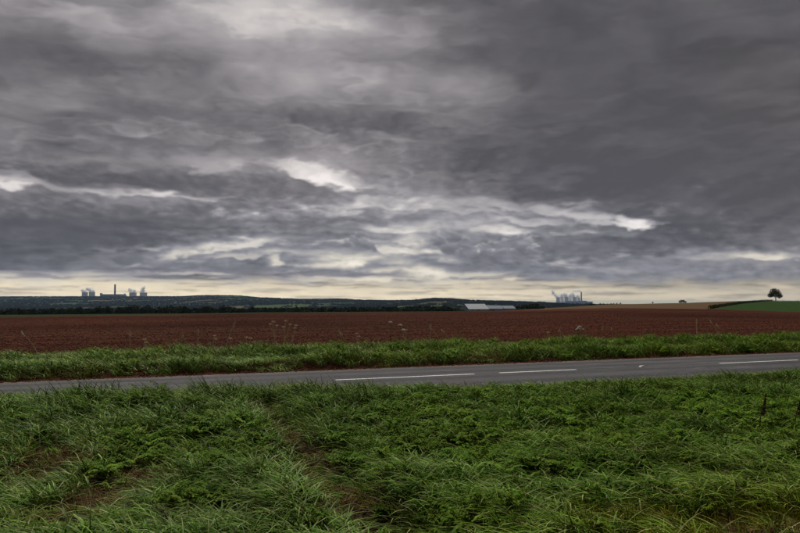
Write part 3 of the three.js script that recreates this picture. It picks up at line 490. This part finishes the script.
const order = ['leftmost', 'second from the left', 'third from the left', 'fourth from the left', 'fifth from the left', 'sixth from the left', 'seventh from the left', 'eighth from the left', 'ninth from the left', 'tenth from the left', 'eleventh from the left', 'twelfth from the left', 'thirteenth from the left', 'fourteenth from the left', 'fifteenth from the left', 'sixteenth from the left', 'seventeenth from the left'];
[[40, 331, -0.5], [131, 331, 0.02], [181, 334, 0.1], [197, 329, 0.05], [226, 321, 0.22], [342, 329, -0.1], [347, 332, -0.25], [430, 324, 0.02], [441, 326, -0.4], [452, 329, -0.45], [561, 329, -0.1], [601, 326, 0.05], [612, 327, -0.05], [696, 319, 0.02], [719, 320, -0.35], [726, 324, -0.5]].forEach(([px, y, l], i) => tallPlant(px, y, 'stalk', l, 'thin dry grass stalk against the red field, ' + order[i] + ' of the sixteen'));
[[145, 339, 0, 2], [213, 335, 0.1, 2], [229, 338, 0.1, 1], [276, 320, -0.08, 3], [284, 319, 0.05, 3], [291, 324, 0.18, 2], [247, 337, 0, 2], [357, 333, 0, 2], [406, 329, 0, 2], [545, 332, 0.2, 1]].forEach(([px, y, l, n], i) => tallPlant(px, y, 'umbel', l, 'dead brown umbel plant on the far verge, ' + order[i] + ' of the ten', n));
[[391, 321, -0.02, 'white flowered umbel plant left of the pair at the middle of the far verge', 1], [399, 324, 0.05, 'white flowered umbel plant right of the pair at the middle of the far verge', 2], [579, 326, 0.03, 'white umbel flowers in a small bunch on the far verge below the right power station', 4]].forEach(([px, y, l, t, n]) => tallPlant(px, y, 'flower', l, t, n));
// dock plants gone to seed on the near verge
[[762, 393, 424, 'dark brown dock seed spike in the near verge at the right'], [797, 395, 425, 'dark dock seed spike at the right edge of the near verge']].forEach(([px, ty, by, label], j) => {
  const [x, d] = ground0(px - 6, by), [u, v] = uv(x, d), y0 = vergeHeight(u, v, x, d), h = EYE - (ty - HORIZON) / F * d - y0, o = base('dock_plant', x, y0, -d), r = rng(900 + j);
  mesh('stem', tube([[0, 0, 0], [0.03, h * 0.5, 0], [0.1, h, 0.02]], 0.008, 0.004), darkMat, o);
  const bits = []; for (let k = 0; k < 90; k++) { const t = 0.5 + 0.5 * r(), a = r() * 6.28, q = 0.05 * (1.1 - t) * r() * (0.4 + 0.6 * Math.abs(Math.sin(t * 24))) + 0.004, g = new THREE.IcosahedronGeometry(0.006 + 0.005 * r(), 0); g.translate(0.02 + 0.085 * t + Math.cos(a) * q, h * t, Math.sin(a) * q); bits.push(g); }
  mesh('seed_spike', mergeGeometries(bits), darkMat, o);
  for (let k = 0; k < 6; k++) { const lf = new Build(), a = r() * 6.28; blade(lf, 0.01, 0, 0.22, 0.05, 0.7, a, a + 1.57, 0.9, [0.08, 0.12, 0.02], 5); mesh('leaf', lf.geo(), weedMat, o); }
  tag(o, label, 'weed', 'dock plants');
});

// ------------------------------------------------------------------ trees
// leaf clumps spread through lobes of a crown
function crownShape(seed, lobes, n, size) { const b = new Build(), r = rng(seed); for (let i = 0; i < n; i++) { const [cx, cy, cz, R, ry] = lobes[Math.floor(r() * lobes.length)], a = r() * 6.283, w = r() * 2 - 1, q = R * Math.pow(r(), 0.28), s = Math.sqrt(1 - w * w), x = cx + Math.cos(a) * s * q, y = cy + w * q * ry, z = cz + Math.sin(a) * s * q; const k = size * (0.6 + 0.8 * r()), t = 0.75 + 0.5 * r(), c = [t, t, t]; const p = [0, 1, 2, 3].map(() => [(r() - 0.5), (r() - 0.5) * 0.7, (r() - 0.5)]); const v = p.map((o) => b.v(x + o[0] * k * 1.6, y + o[1] * k * 1.6, z + o[2] * k * 1.6, c)); b.tri(v[0], v[1], v[2]); b.tri(v[0], v[2], v[3]); } return b.geo(); }
function lobesFor(seed, n, w, h, y0) { const r = rng(seed), out = []; for (let i = 0; i < n; i++) { const a = i * 2.4 + r(), t = (i + 0.5) / n, ring = w * Math.sin(Math.PI * (0.18 + 0.72 * t)) * (0.5 + 0.35 * r()); out.push([Math.cos(a) * ring * 0.75, y0 + h * (0.12 + 0.74 * t), Math.sin(a) * ring * 0.75, w * (0.3 + 0.16 * r()), 0.75]); } return out; }
const crownMat = (r, g, b) => matte({ color: new THREE.Color().setRGB(r, g, b), vertexColors: true, side: THREE.DoubleSide }, 0.02);
const barkMat = std(0.05, 0.042, 0.034, 0.95), oakMat = crownMat(0.03, 0.04, 0.016), woodMat = [crownMat(0.034, 0.044, 0.014), crownMat(0.05, 0.054, 0.016), crownMat(0.024, 0.034, 0.013)];
const limb = (a, b, r0, r1) => { const m = [(a[0] + b[0]) / 2 + 0.1, (a[1] + b[1]) / 2 + 0.2, (a[2] + b[2]) / 2]; return tube([a, m, b], r0, r1); };
{ // the lone tree on the skyline: wind shaped, domed, bare trunk
  const [x, y, z] = onLand(775, 648), t = base('lone_tree', x, y, z);
  const lobes = [[-4.6, 4.3, 0, 1.8, 0.7], [-3.4, 5.6, 1, 2.2, 0.75], [-1.6, 6.9, -0.8, 2.3, 0.75], [-0.8, 7.4, 0.8, 2, 0.75], [1.4, 6.6, 0.4, 2.5, 0.75], [3.2, 5.4, -0.4, 2.3, 0.75], [4.3, 4.2, 0.6, 1.8, 0.7], [0.2, 5.0, 1.8, 2.6, 0.7], [0.6, 5.2, -2, 2.6, 0.7], [-2.4, 4.6, -1.5, 2, 0.7], [2.6, 3.9, 1.8, 1.9, 0.7]];
  mesh('trunk', mergeGeometries([tube([[0.5, -0.3, 0], [0.45, 1.5, 0], [0.5, 3.4, 0]], 0.42, 0.3), limb([0.5, 3, 0], [-3, 5.4, 0.4], 0.22, 0.08), limb([0.5, 3.2, 0], [3.2, 5.2, 0], 0.22, 0.08), limb([0.5, 3.3, 0], [0, 7, 0.4], 0.24, 0.08), limb([0.5, 2.6, 0], [-4, 4.2, 0], 0.14, 0.05)]), barkMat, t);
  mesh('crown', crownShape(71, lobes.map(([a, b, c, R, q]) => [a * 0.95, 3.4 + (b - 3.4) * 1.4, c, R * 1.12, 0.85]), 6500, 0.36), oakMat, t);
  tag(t, 'lone dark round crowned tree on the skyline at the right', 'tree');
}
const proto = [0, 1, 2].map((k) => ({ crown: crownShape(80 + k, lobesFor(90 + k, 9, 5.2, 9.5, 1.6), 800, 0.8), trunk: tube([[0, -1, 0], [0.1, 2, 0], [0, 5, 0]], 0.35, 0.2) }));
function tree(x, y, z, scale, turn, k, label, group, name = 'broadleaf_tree', flat = 1) { const t = base(name, x, y, z, turn); t.scale.set(scale, scale * flat, scale); mesh('trunk', proto[k].trunk, barkMat, t); mesh('crown', proto[k].crown, woodMat[k], t); return tag(t, label, 'tree', group); }
{ // the nearest trees beyond the brow
  const r = rng(301);
  for (let i = 0; i < 110; i++) { const px = 8 + 505 * (i + 0.7 * r()) / 110, d = 620 + 520 * r() * r() + (px > 400 ? 200 : 0), [x, y, z] = onLand(px, d); const topAim = table([[0, 311], [60, 308.5], [150, 306], [210, 307], [260, 308.5], [330, 308], [400, 307], [452, 306.5], [462, 309.6], [512, 309.6], [522, 307]], px)[1] + 5 * (r() - 0.25), want = EYE - (topAim - 1.2 - HORIZON) / F * d - y; if (want > 4 && want < 30 && !(px > 456 && px < 516 && topAim < 308)) tree(x, y, z, want / 11.2, r() * 6.28, i % 3, 'dark broadleaf tree in the belt just beyond the red field', 'trees beyond the ploughed field'); }
  // a row of trees running right from the far power station, a dome of bushes and two specks on the stubble skyline
  for (let i = 0; i < 10; i++) { const px = 590 + i * 3.3 + r(), d = 640 + 20 * r(), [x, y, z] = onLand(px, d), want = EYE - (304.0 - 1.3 * r() - HORIZON + (px - 591) * 0.012) / F * d - y; tree(x, y, z, clamp(want, 1.8, 4) / 11.2, r() * 6.28, i % 3, 'small dark tree in the row on the brow right of the far power station', 'trees on the stubble brow'); }
  for (const [px, w] of [[679.5, 0.25], [681.5, 0.31], [683.5, 0.3], [685.5, 0.2]]) { const [x, y, z] = onLand(px, 616); tree(x, y - 0.3, z, w, r() * 6.28, 1, 'dark rounded bush in the small clump on the stubble skyline', 'bushes on the stubble skyline', 'bush', 0.9); }
  { const [x, y, z] = onLand(652.5, 612); tree(x, y - 0.2, z, 0.16, 1, 2, 'tiny dark bush on the stubble skyline left of the clump', 'bushes on the stubble skyline', 'bush'); }
}
{ // hedge between the stubble and the green field
  const lobes = []; const r = rng(55); let first = null;
  for (let k = 0; k <= 150; k++) { const t = k / 150, px = lerp(HEDGE0 - 3, HEDGE1 + 2, t), row = table(LAND, px), d = lerp(row[1] + 4, row[3] - 2, t), x = (px - 400) / F * d, y = height(x, d, row); first ??= [x, y, -d]; lobes.push([x - first[0], y - first[1] + 0.55, -d - first[2], 1.0 + 0.5 * r() , 0.75]); }
  const o = base('hedge', ...first); mesh('foliage', crownShape(56, lobes, 9000, 0.3), woodMat[2], o); tag(o, 'dark hedge climbing between the stubble and the green field', 'hedge');
  const l2 = []; const f2 = onLand(772, 652); for (let k = 0; k <= 60; k++) { const px = 772 + k * 1.1, [x, y, z] = onLand(px, 652); l2.push([x - f2[0], y - f2[1] + 0.2, z - f2[2], 0.55 + 0.4 * r(), 0.7]); }
  const o2 = base('hedge', ...f2); mesh('foliage', crownShape(57, l2, 3000, 0.25), woodMat[2], o2); tag(o2, 'low hedge along the top of the green field by the lone tree', 'hedge');
}
{ // woods and hedges of the valley, a mass
  const r = rng(404), spots = [[], []], shapes = [0, 1, 2].map((k) => crownShape(180 + k, lobesFor(190 + k, 7, 5.5, 9, 0.2), 130, 1.9));
  for (let i = 0; i < 150000 && spots[0].length < 60000; i++) {
    const d = 800 * Math.pow(14, r()), px = -120 + r() * 1040, x = (px - 400) / F * d, row = table(LAND, px); if (d > row[5] + 60 || d < row[3] + 300 || (px > 452 && px < 520 && d < 2700) || (px > 540 && d < 3300) || (px > 620 && d < 4400)) continue;
    const s = 1 / (160 + d * 0.045), a = 0.5, X = (x * Math.cos(a) + d * Math.sin(a)) * s + 0.25 * n2(x * 0.0009, d * 0.0009), D = (-x * Math.sin(a) + d * Math.cos(a)) * s * 0.7 + 0.25 * n2b(x * 0.0009, d * 0.0009), edge = Math.min(Math.abs(X - Math.round(X)), Math.abs(D - Math.round(D)));
    const woods = fbm(n2, x * 0.0011 + 5, d * 0.0009, 3) + 0.12 + 0.25 * smooth(3500, 1500, d);
    if (edge > 0.045 && woods < -0.04 + 0.1 * r()) continue;
    const q = 0.6 + 0.7 * r(), t = 0.8 + 0.5 * r(); spots[0].push([x, height(x, d, row) - 0.5, -d, q * (1 + d / 9000), q, r() * 6.28, [t * (0.9 + 0.3 * r()), t, t]]);
  }
  scatter('valley_woods', 'dark woods and hedges filling the valley to the far hills', 'woods', shapes, crownMat(0.03, 0.04, 0.018), spots[0], 'tree_mass');
  console.log('woods', spots[0].length);
}

// ------------------------------------------------------------------ buildings in the valley
const pale = std(0.32, 0.33, 0.34, 0.9), grey = std(0.15, 0.165, 0.185, 0.9), brick = std(0.2, 0.1, 0.07, 0.9), roofRed = std(0.16, 0.08, 0.055, 0.9), render = std(0.5, 0.47, 0.42, 0.9), dark = std(0.05, 0.055, 0.06, 0.6);
function shed(px, d, w, len, h, ridge, turn, wallM, roofM, label, category, group, name, level = null) {
  const [x, y, z] = onLand(px, d), o = base(name, x, level ?? y, z, turn), s = new THREE.Shape(), foot = Math.min(-2, y - (level ?? y) - 2); s.moveTo(-len / 2, foot); s.lineTo(len / 2, foot); s.lineTo(len / 2, h); s.lineTo(0, h + ridge); s.lineTo(-len / 2, h); s.closePath();
  const g = new THREE.ExtrudeGeometry(s, { depth: w, bevelEnabled: false }); g.rotateY(Math.PI / 2); g.translate(-w / 2, 0, 0); mesh('wall', g, wallM, o);
  const slope = Math.hypot(len / 2, ridge) + 0.8, ang = Math.atan2(ridge, len / 2);
  for (const side of [-1, 1]) { const r = new THREE.BoxGeometry(w + 1.2, 0.4, slope); r.translate(0, 0.35, 0); r.rotateX(side * ang); r.translate(0, h + ridge / 2, side * len / 4); mesh('roof', r, roofM, o); }
  return tag(o, label, category, group);
}
shed(474.5, 2300, 64, 66, 1.5, 15, 0.3, grey, pale, 'large pale roofed warehouse in the valley right of the middle', 'warehouse', 'valley warehouses', 'warehouse', -26.5);
shed(492.5, 2500, 50, 66, 2, 10, 0.2, grey, grey, 'grey warehouse just right of the pale one in the valley', 'warehouse', 'valley warehouses', 'warehouse', -28);
shed(506.5, 2550, 42, 66, 2, 9, 0.25, grey, grey, 'grey warehouse farther right of the pale one in the valley', 'warehouse', 'valley warehouses', 'warehouse', -28);
{
  const r = rng(66), spots = [[8, 1500], [84, 2300], [91, 2500], [97, 2250], [103, 1900], [108, 2400], [124, 3000], [60, 2100], [48, 2700], [150, 2600], [170, 3100], [276, 4200], [300, 4500], [318, 4300]];
  for (const [px, d] of spots) shed(px, d, 9 + 12 * r(), 8 + 4 * r(), 5, 3, r() * 3, r() < 0.6 ? render : brick, r() < 0.5 ? roofRed : grey, 'small pale house or barn among the trees of the valley', 'house', 'houses scattered in the valley', 'valley_house');
}

// ------------------------------------------------------------------ power stations
const concrete = std(0.6, 0.6, 0.6, 0.9), concreteDark = std(0.16, 0.16, 0.17, 0.9), cladding = std(0.3, 0.34, 0.4, 0.7), steamMat = new THREE.MeshPhysicalMaterial({ color: new THREE.Color().setRGB(0.95, 0.95, 0.95), roughness: 1, specularIntensity: 0, transparent: true, opacity: 0.34, transmission: 0.5, thickness: 0, side: THREE.DoubleSide });
function coolingTower(px, d, y, R, h, label, group) {
  const [x] = at(px, d), o = base('cooling_tower', x, y, -d), pts = []; for (let k = 0; k <= 20; k++) { const t = k / 20, w = Math.sqrt(1 + Math.pow((t - 0.76) / 0.6, 2)) * 0.6; pts.push(new THREE.Vector2(R * w * 1.02, h * (0.06 + 0.94 * t))); }
  for (let k = 20; k >= 0; k -= 4) { const p = pts[k]; pts.push(new THREE.Vector2(p.x - 1.2, p.y)); }
  mesh('shell', new THREE.LatheGeometry(pts, 36), concrete, o);
  const legs = []; for (let k = 0; k < 24; k++) { const a = k / 24 * 6.283, b2 = a + 0.13, q = pts[0].x; legs.push(tube([[Math.cos(a) * q * 1.03, -2, Math.sin(a) * q * 1.03], [Math.cos((a + b2) / 2) * q, h * 0.03, Math.sin((a + b2) / 2) * q], [Math.cos(b2) * q * 0.99, h * 0.062, Math.sin(b2) * q * 0.99]], 0.7, 0.7)); } mesh('tower_legs', mergeGeometries(legs), concreteDark, o);  // slanting legs under the shell, merged into one mesh
  const rim = new THREE.TorusGeometry(pts[20].x, 1.1, 6, 36); rim.rotateX(Math.PI / 2); rim.translate(0, h, 0); mesh('rim', rim, concreteDark, o);
  return tag(o, label, 'cooling tower', group);
}
function chimney(px, d, y, R, h, label) { const [x] = at(px, d), o = base('chimney_stack', x, y, -d); mesh('shaft', new THREE.LatheGeometry([[R * 1.2, -2], [R, h * 0.3], [R * 0.85, h * 0.97]].map((p) => new THREE.Vector2(...p)), 24), concreteDark, o); const cap = new THREE.CylinderGeometry(R * 0.95, R * 0.9, h * 0.03, 24); cap.translate(0, h * 0.985, 0); mesh('cap', cap, dark, o); return tag(o, label, 'chimney'); }
function hall(px0, px1, d, y, blocks, label) { // blocks: [from, to, height, depth]
  const [x0] = at(px0, d), [x1] = at(px1, d), o = base('boiler_house', (x0 + x1) / 2, y, -d), w = x1 - x0;
  blocks.forEach(([a, b, h, dep]) => { const g = new THREE.BoxGeometry((b - a) * w, h, dep); g.translate((a + b) / 2 * w - w / 2, h / 2 - 1, 0); const m = mesh('block', g, cladding, o); for (let k = 0; k < 3; k++) { const q = new THREE.BoxGeometry((b - a) * w * 0.94, h * 0.07, 1); q.translate((a + b) / 2 * w - w / 2, h * (0.25 + 0.25 * k), dep / 2 + 0.4); mesh('window_band', q, dark, m); } });
  return tag(o, label, 'power station');
}
function plume(px, d, y, puffs, label, group) { // billows of steam, each puff [x, y, radius] in metres
  const [x] = at(px, d), o = [], r = rng(Math.round(px * 10)); for (const [a, b, R] of puffs) for (let k = 0; k < 5; k++) { const g = new THREE.IcosahedronGeometry(R * (0.55 + 0.45 * r()), 3), p = g.attributes.position, q = r() * 40; for (let i = 0; i < p.count; i++) { const l = Math.hypot(p.getX(i), p.getY(i), p.getZ(i)), f = 1 + 0.25 * fbm(n2, p.getX(i) / l * 1.5 + q, p.getY(i) / l * 1.5 + p.getZ(i) / l, 3); p.setXYZ(i, p.getX(i) * f, p.getY(i) * f, p.getZ(i) * f); } g.computeVertexNormals(); g.translate(a + (r() - 0.5) * R * 1.3, b + (r() - 0.5) * R * 0.9, (r() - 0.5) * R * 1.3); o.push(g); }
  const m = mesh('steam_plume', mergeGeometries(o), steamMat); m.position.set(x, y, -d); return tag(m, label, 'steam', group);
}
{
  const d = 11500, m = d / F;                           // metres per pixel there
  [[85, 'leftmost cooling tower of the left power station'], [92, 'second cooling tower from the left at the left power station'], [133, 'cooling tower just right of the boiler house at the left power station'], [143.5, 'rightmost cooling tower of the left power station']].forEach(([px, label], i) => coolingTower(px, d, -2, i < 2 ? 70 : 84, i < 2 ? 118 : 112, label, 'cooling towers of the left power station'));
  plume(85, d, 125, [[-18, 12, 26], [5, 10, 26], [-42, 22, 18], [30, 40, 22]], 'white steam over the leftmost tower of the left power station', 'steam over the left power station');
  plume(92, d, 125, [[0, 8, 26], [-22, 28, 30], [-50, 42, 24], [22, 10, 18]], 'white steam over the second tower of the left power station', 'steam over the left power station');
  plume(133, d, 120, [[0, 12, 34], [-30, 34, 26], [-62, 42, 16], [18, 16, 22]], 'white steam drifting left from the tower beside the boiler house', 'steam over the left power station');
  plume(143.5, d, 120, [[4, 14, 32], [-2, 44, 28], [6, 70, 20], [-30, 10, 22]], 'white steam rising from the rightmost tower of the left power station', 'steam over the left power station');
  chimney(115, d, -2, 14, 236, 'tall dark chimney above the boiler house of the left power station');
  hall(100.8, 126.2, d + 60, -2, [[0, 0.04, 108, 60], [0.04, 0.86, 92, 80], [0.86, 0.93, 84, 60], [0.93, 0.97, 100, 40], [0.97, 1, 80, 50]], 'long low boiler house under the chimney of the left power station');
}
{
  const d = 14000, m = d / F, y = -80;
  const pxs = [558, 562.1, 566.2, 569.9, 574.2, 578];
  pxs.forEach((px, i) => coolingTower(px, d + (i % 2) * 90, y, 54, 132, ['leftmost', 'second', 'third', 'fourth', 'fifth', 'rightmost'][i] + ' cooling tower in the row at the right power station', 'cooling towers of the right power station'));
  [[558, [[-20, 12, 26], [-60, 40, 22], [-85, 75, 20], [-105, 110, 16]]], [562.1, [[0, 12, 28], [-20, 40, 24]]], [566.2, [[0, 12, 28], [-14, 34, 26], [-40, 62, 20]]], [569.9, [[0, 12, 26], [-6, 32, 22]]], [574.2, [[0, 12, 28], [-16, 36, 24], [-44, 70, 24]]], [578, [[0, 10, 24], [-20, 26, 20]]]].forEach(([px, p], i) => plume(px, d, y + 134, p.map(([a, b2, R]) => [a, b2 + 4, R * 1.35]), 'pale steam over the ' + ['leftmost', 'second', 'third', 'fourth', 'fifth', 'rightmost'][i] + ' tower of the right power station', 'steam over the right power station'));
  chimney(581.3, d, y, 13, 226, 'tall dark chimney at the right end of the right power station');
  plume(581.3, d, y + 232, [[-8, 8, 12], [-30, 26, 16], [-66, 30, 18], [-104, 28, 16], [-138, 24, 12]], 'grey smoke bending left from the chimney of the right power station', 'steam over the right power station');
  hall(555.6, 592, d - 400, y, [[0, 0.24, 44, 100], [0.24, 0.6, 66, 120], [0.6, 0.84, 70, 100], [0.84, 1, 56, 90]], 'long blue grey boiler house in front of the right power station towers');
}
scene.fog = new THREE.FogExp2(new THREE.Color(0.45, 0.65, 1), 1.4e-5);

scene.traverse((o) => { if (o.isMesh) o.castShadow = o.receiveShadow = true; });
renderer.render(scene, camera);
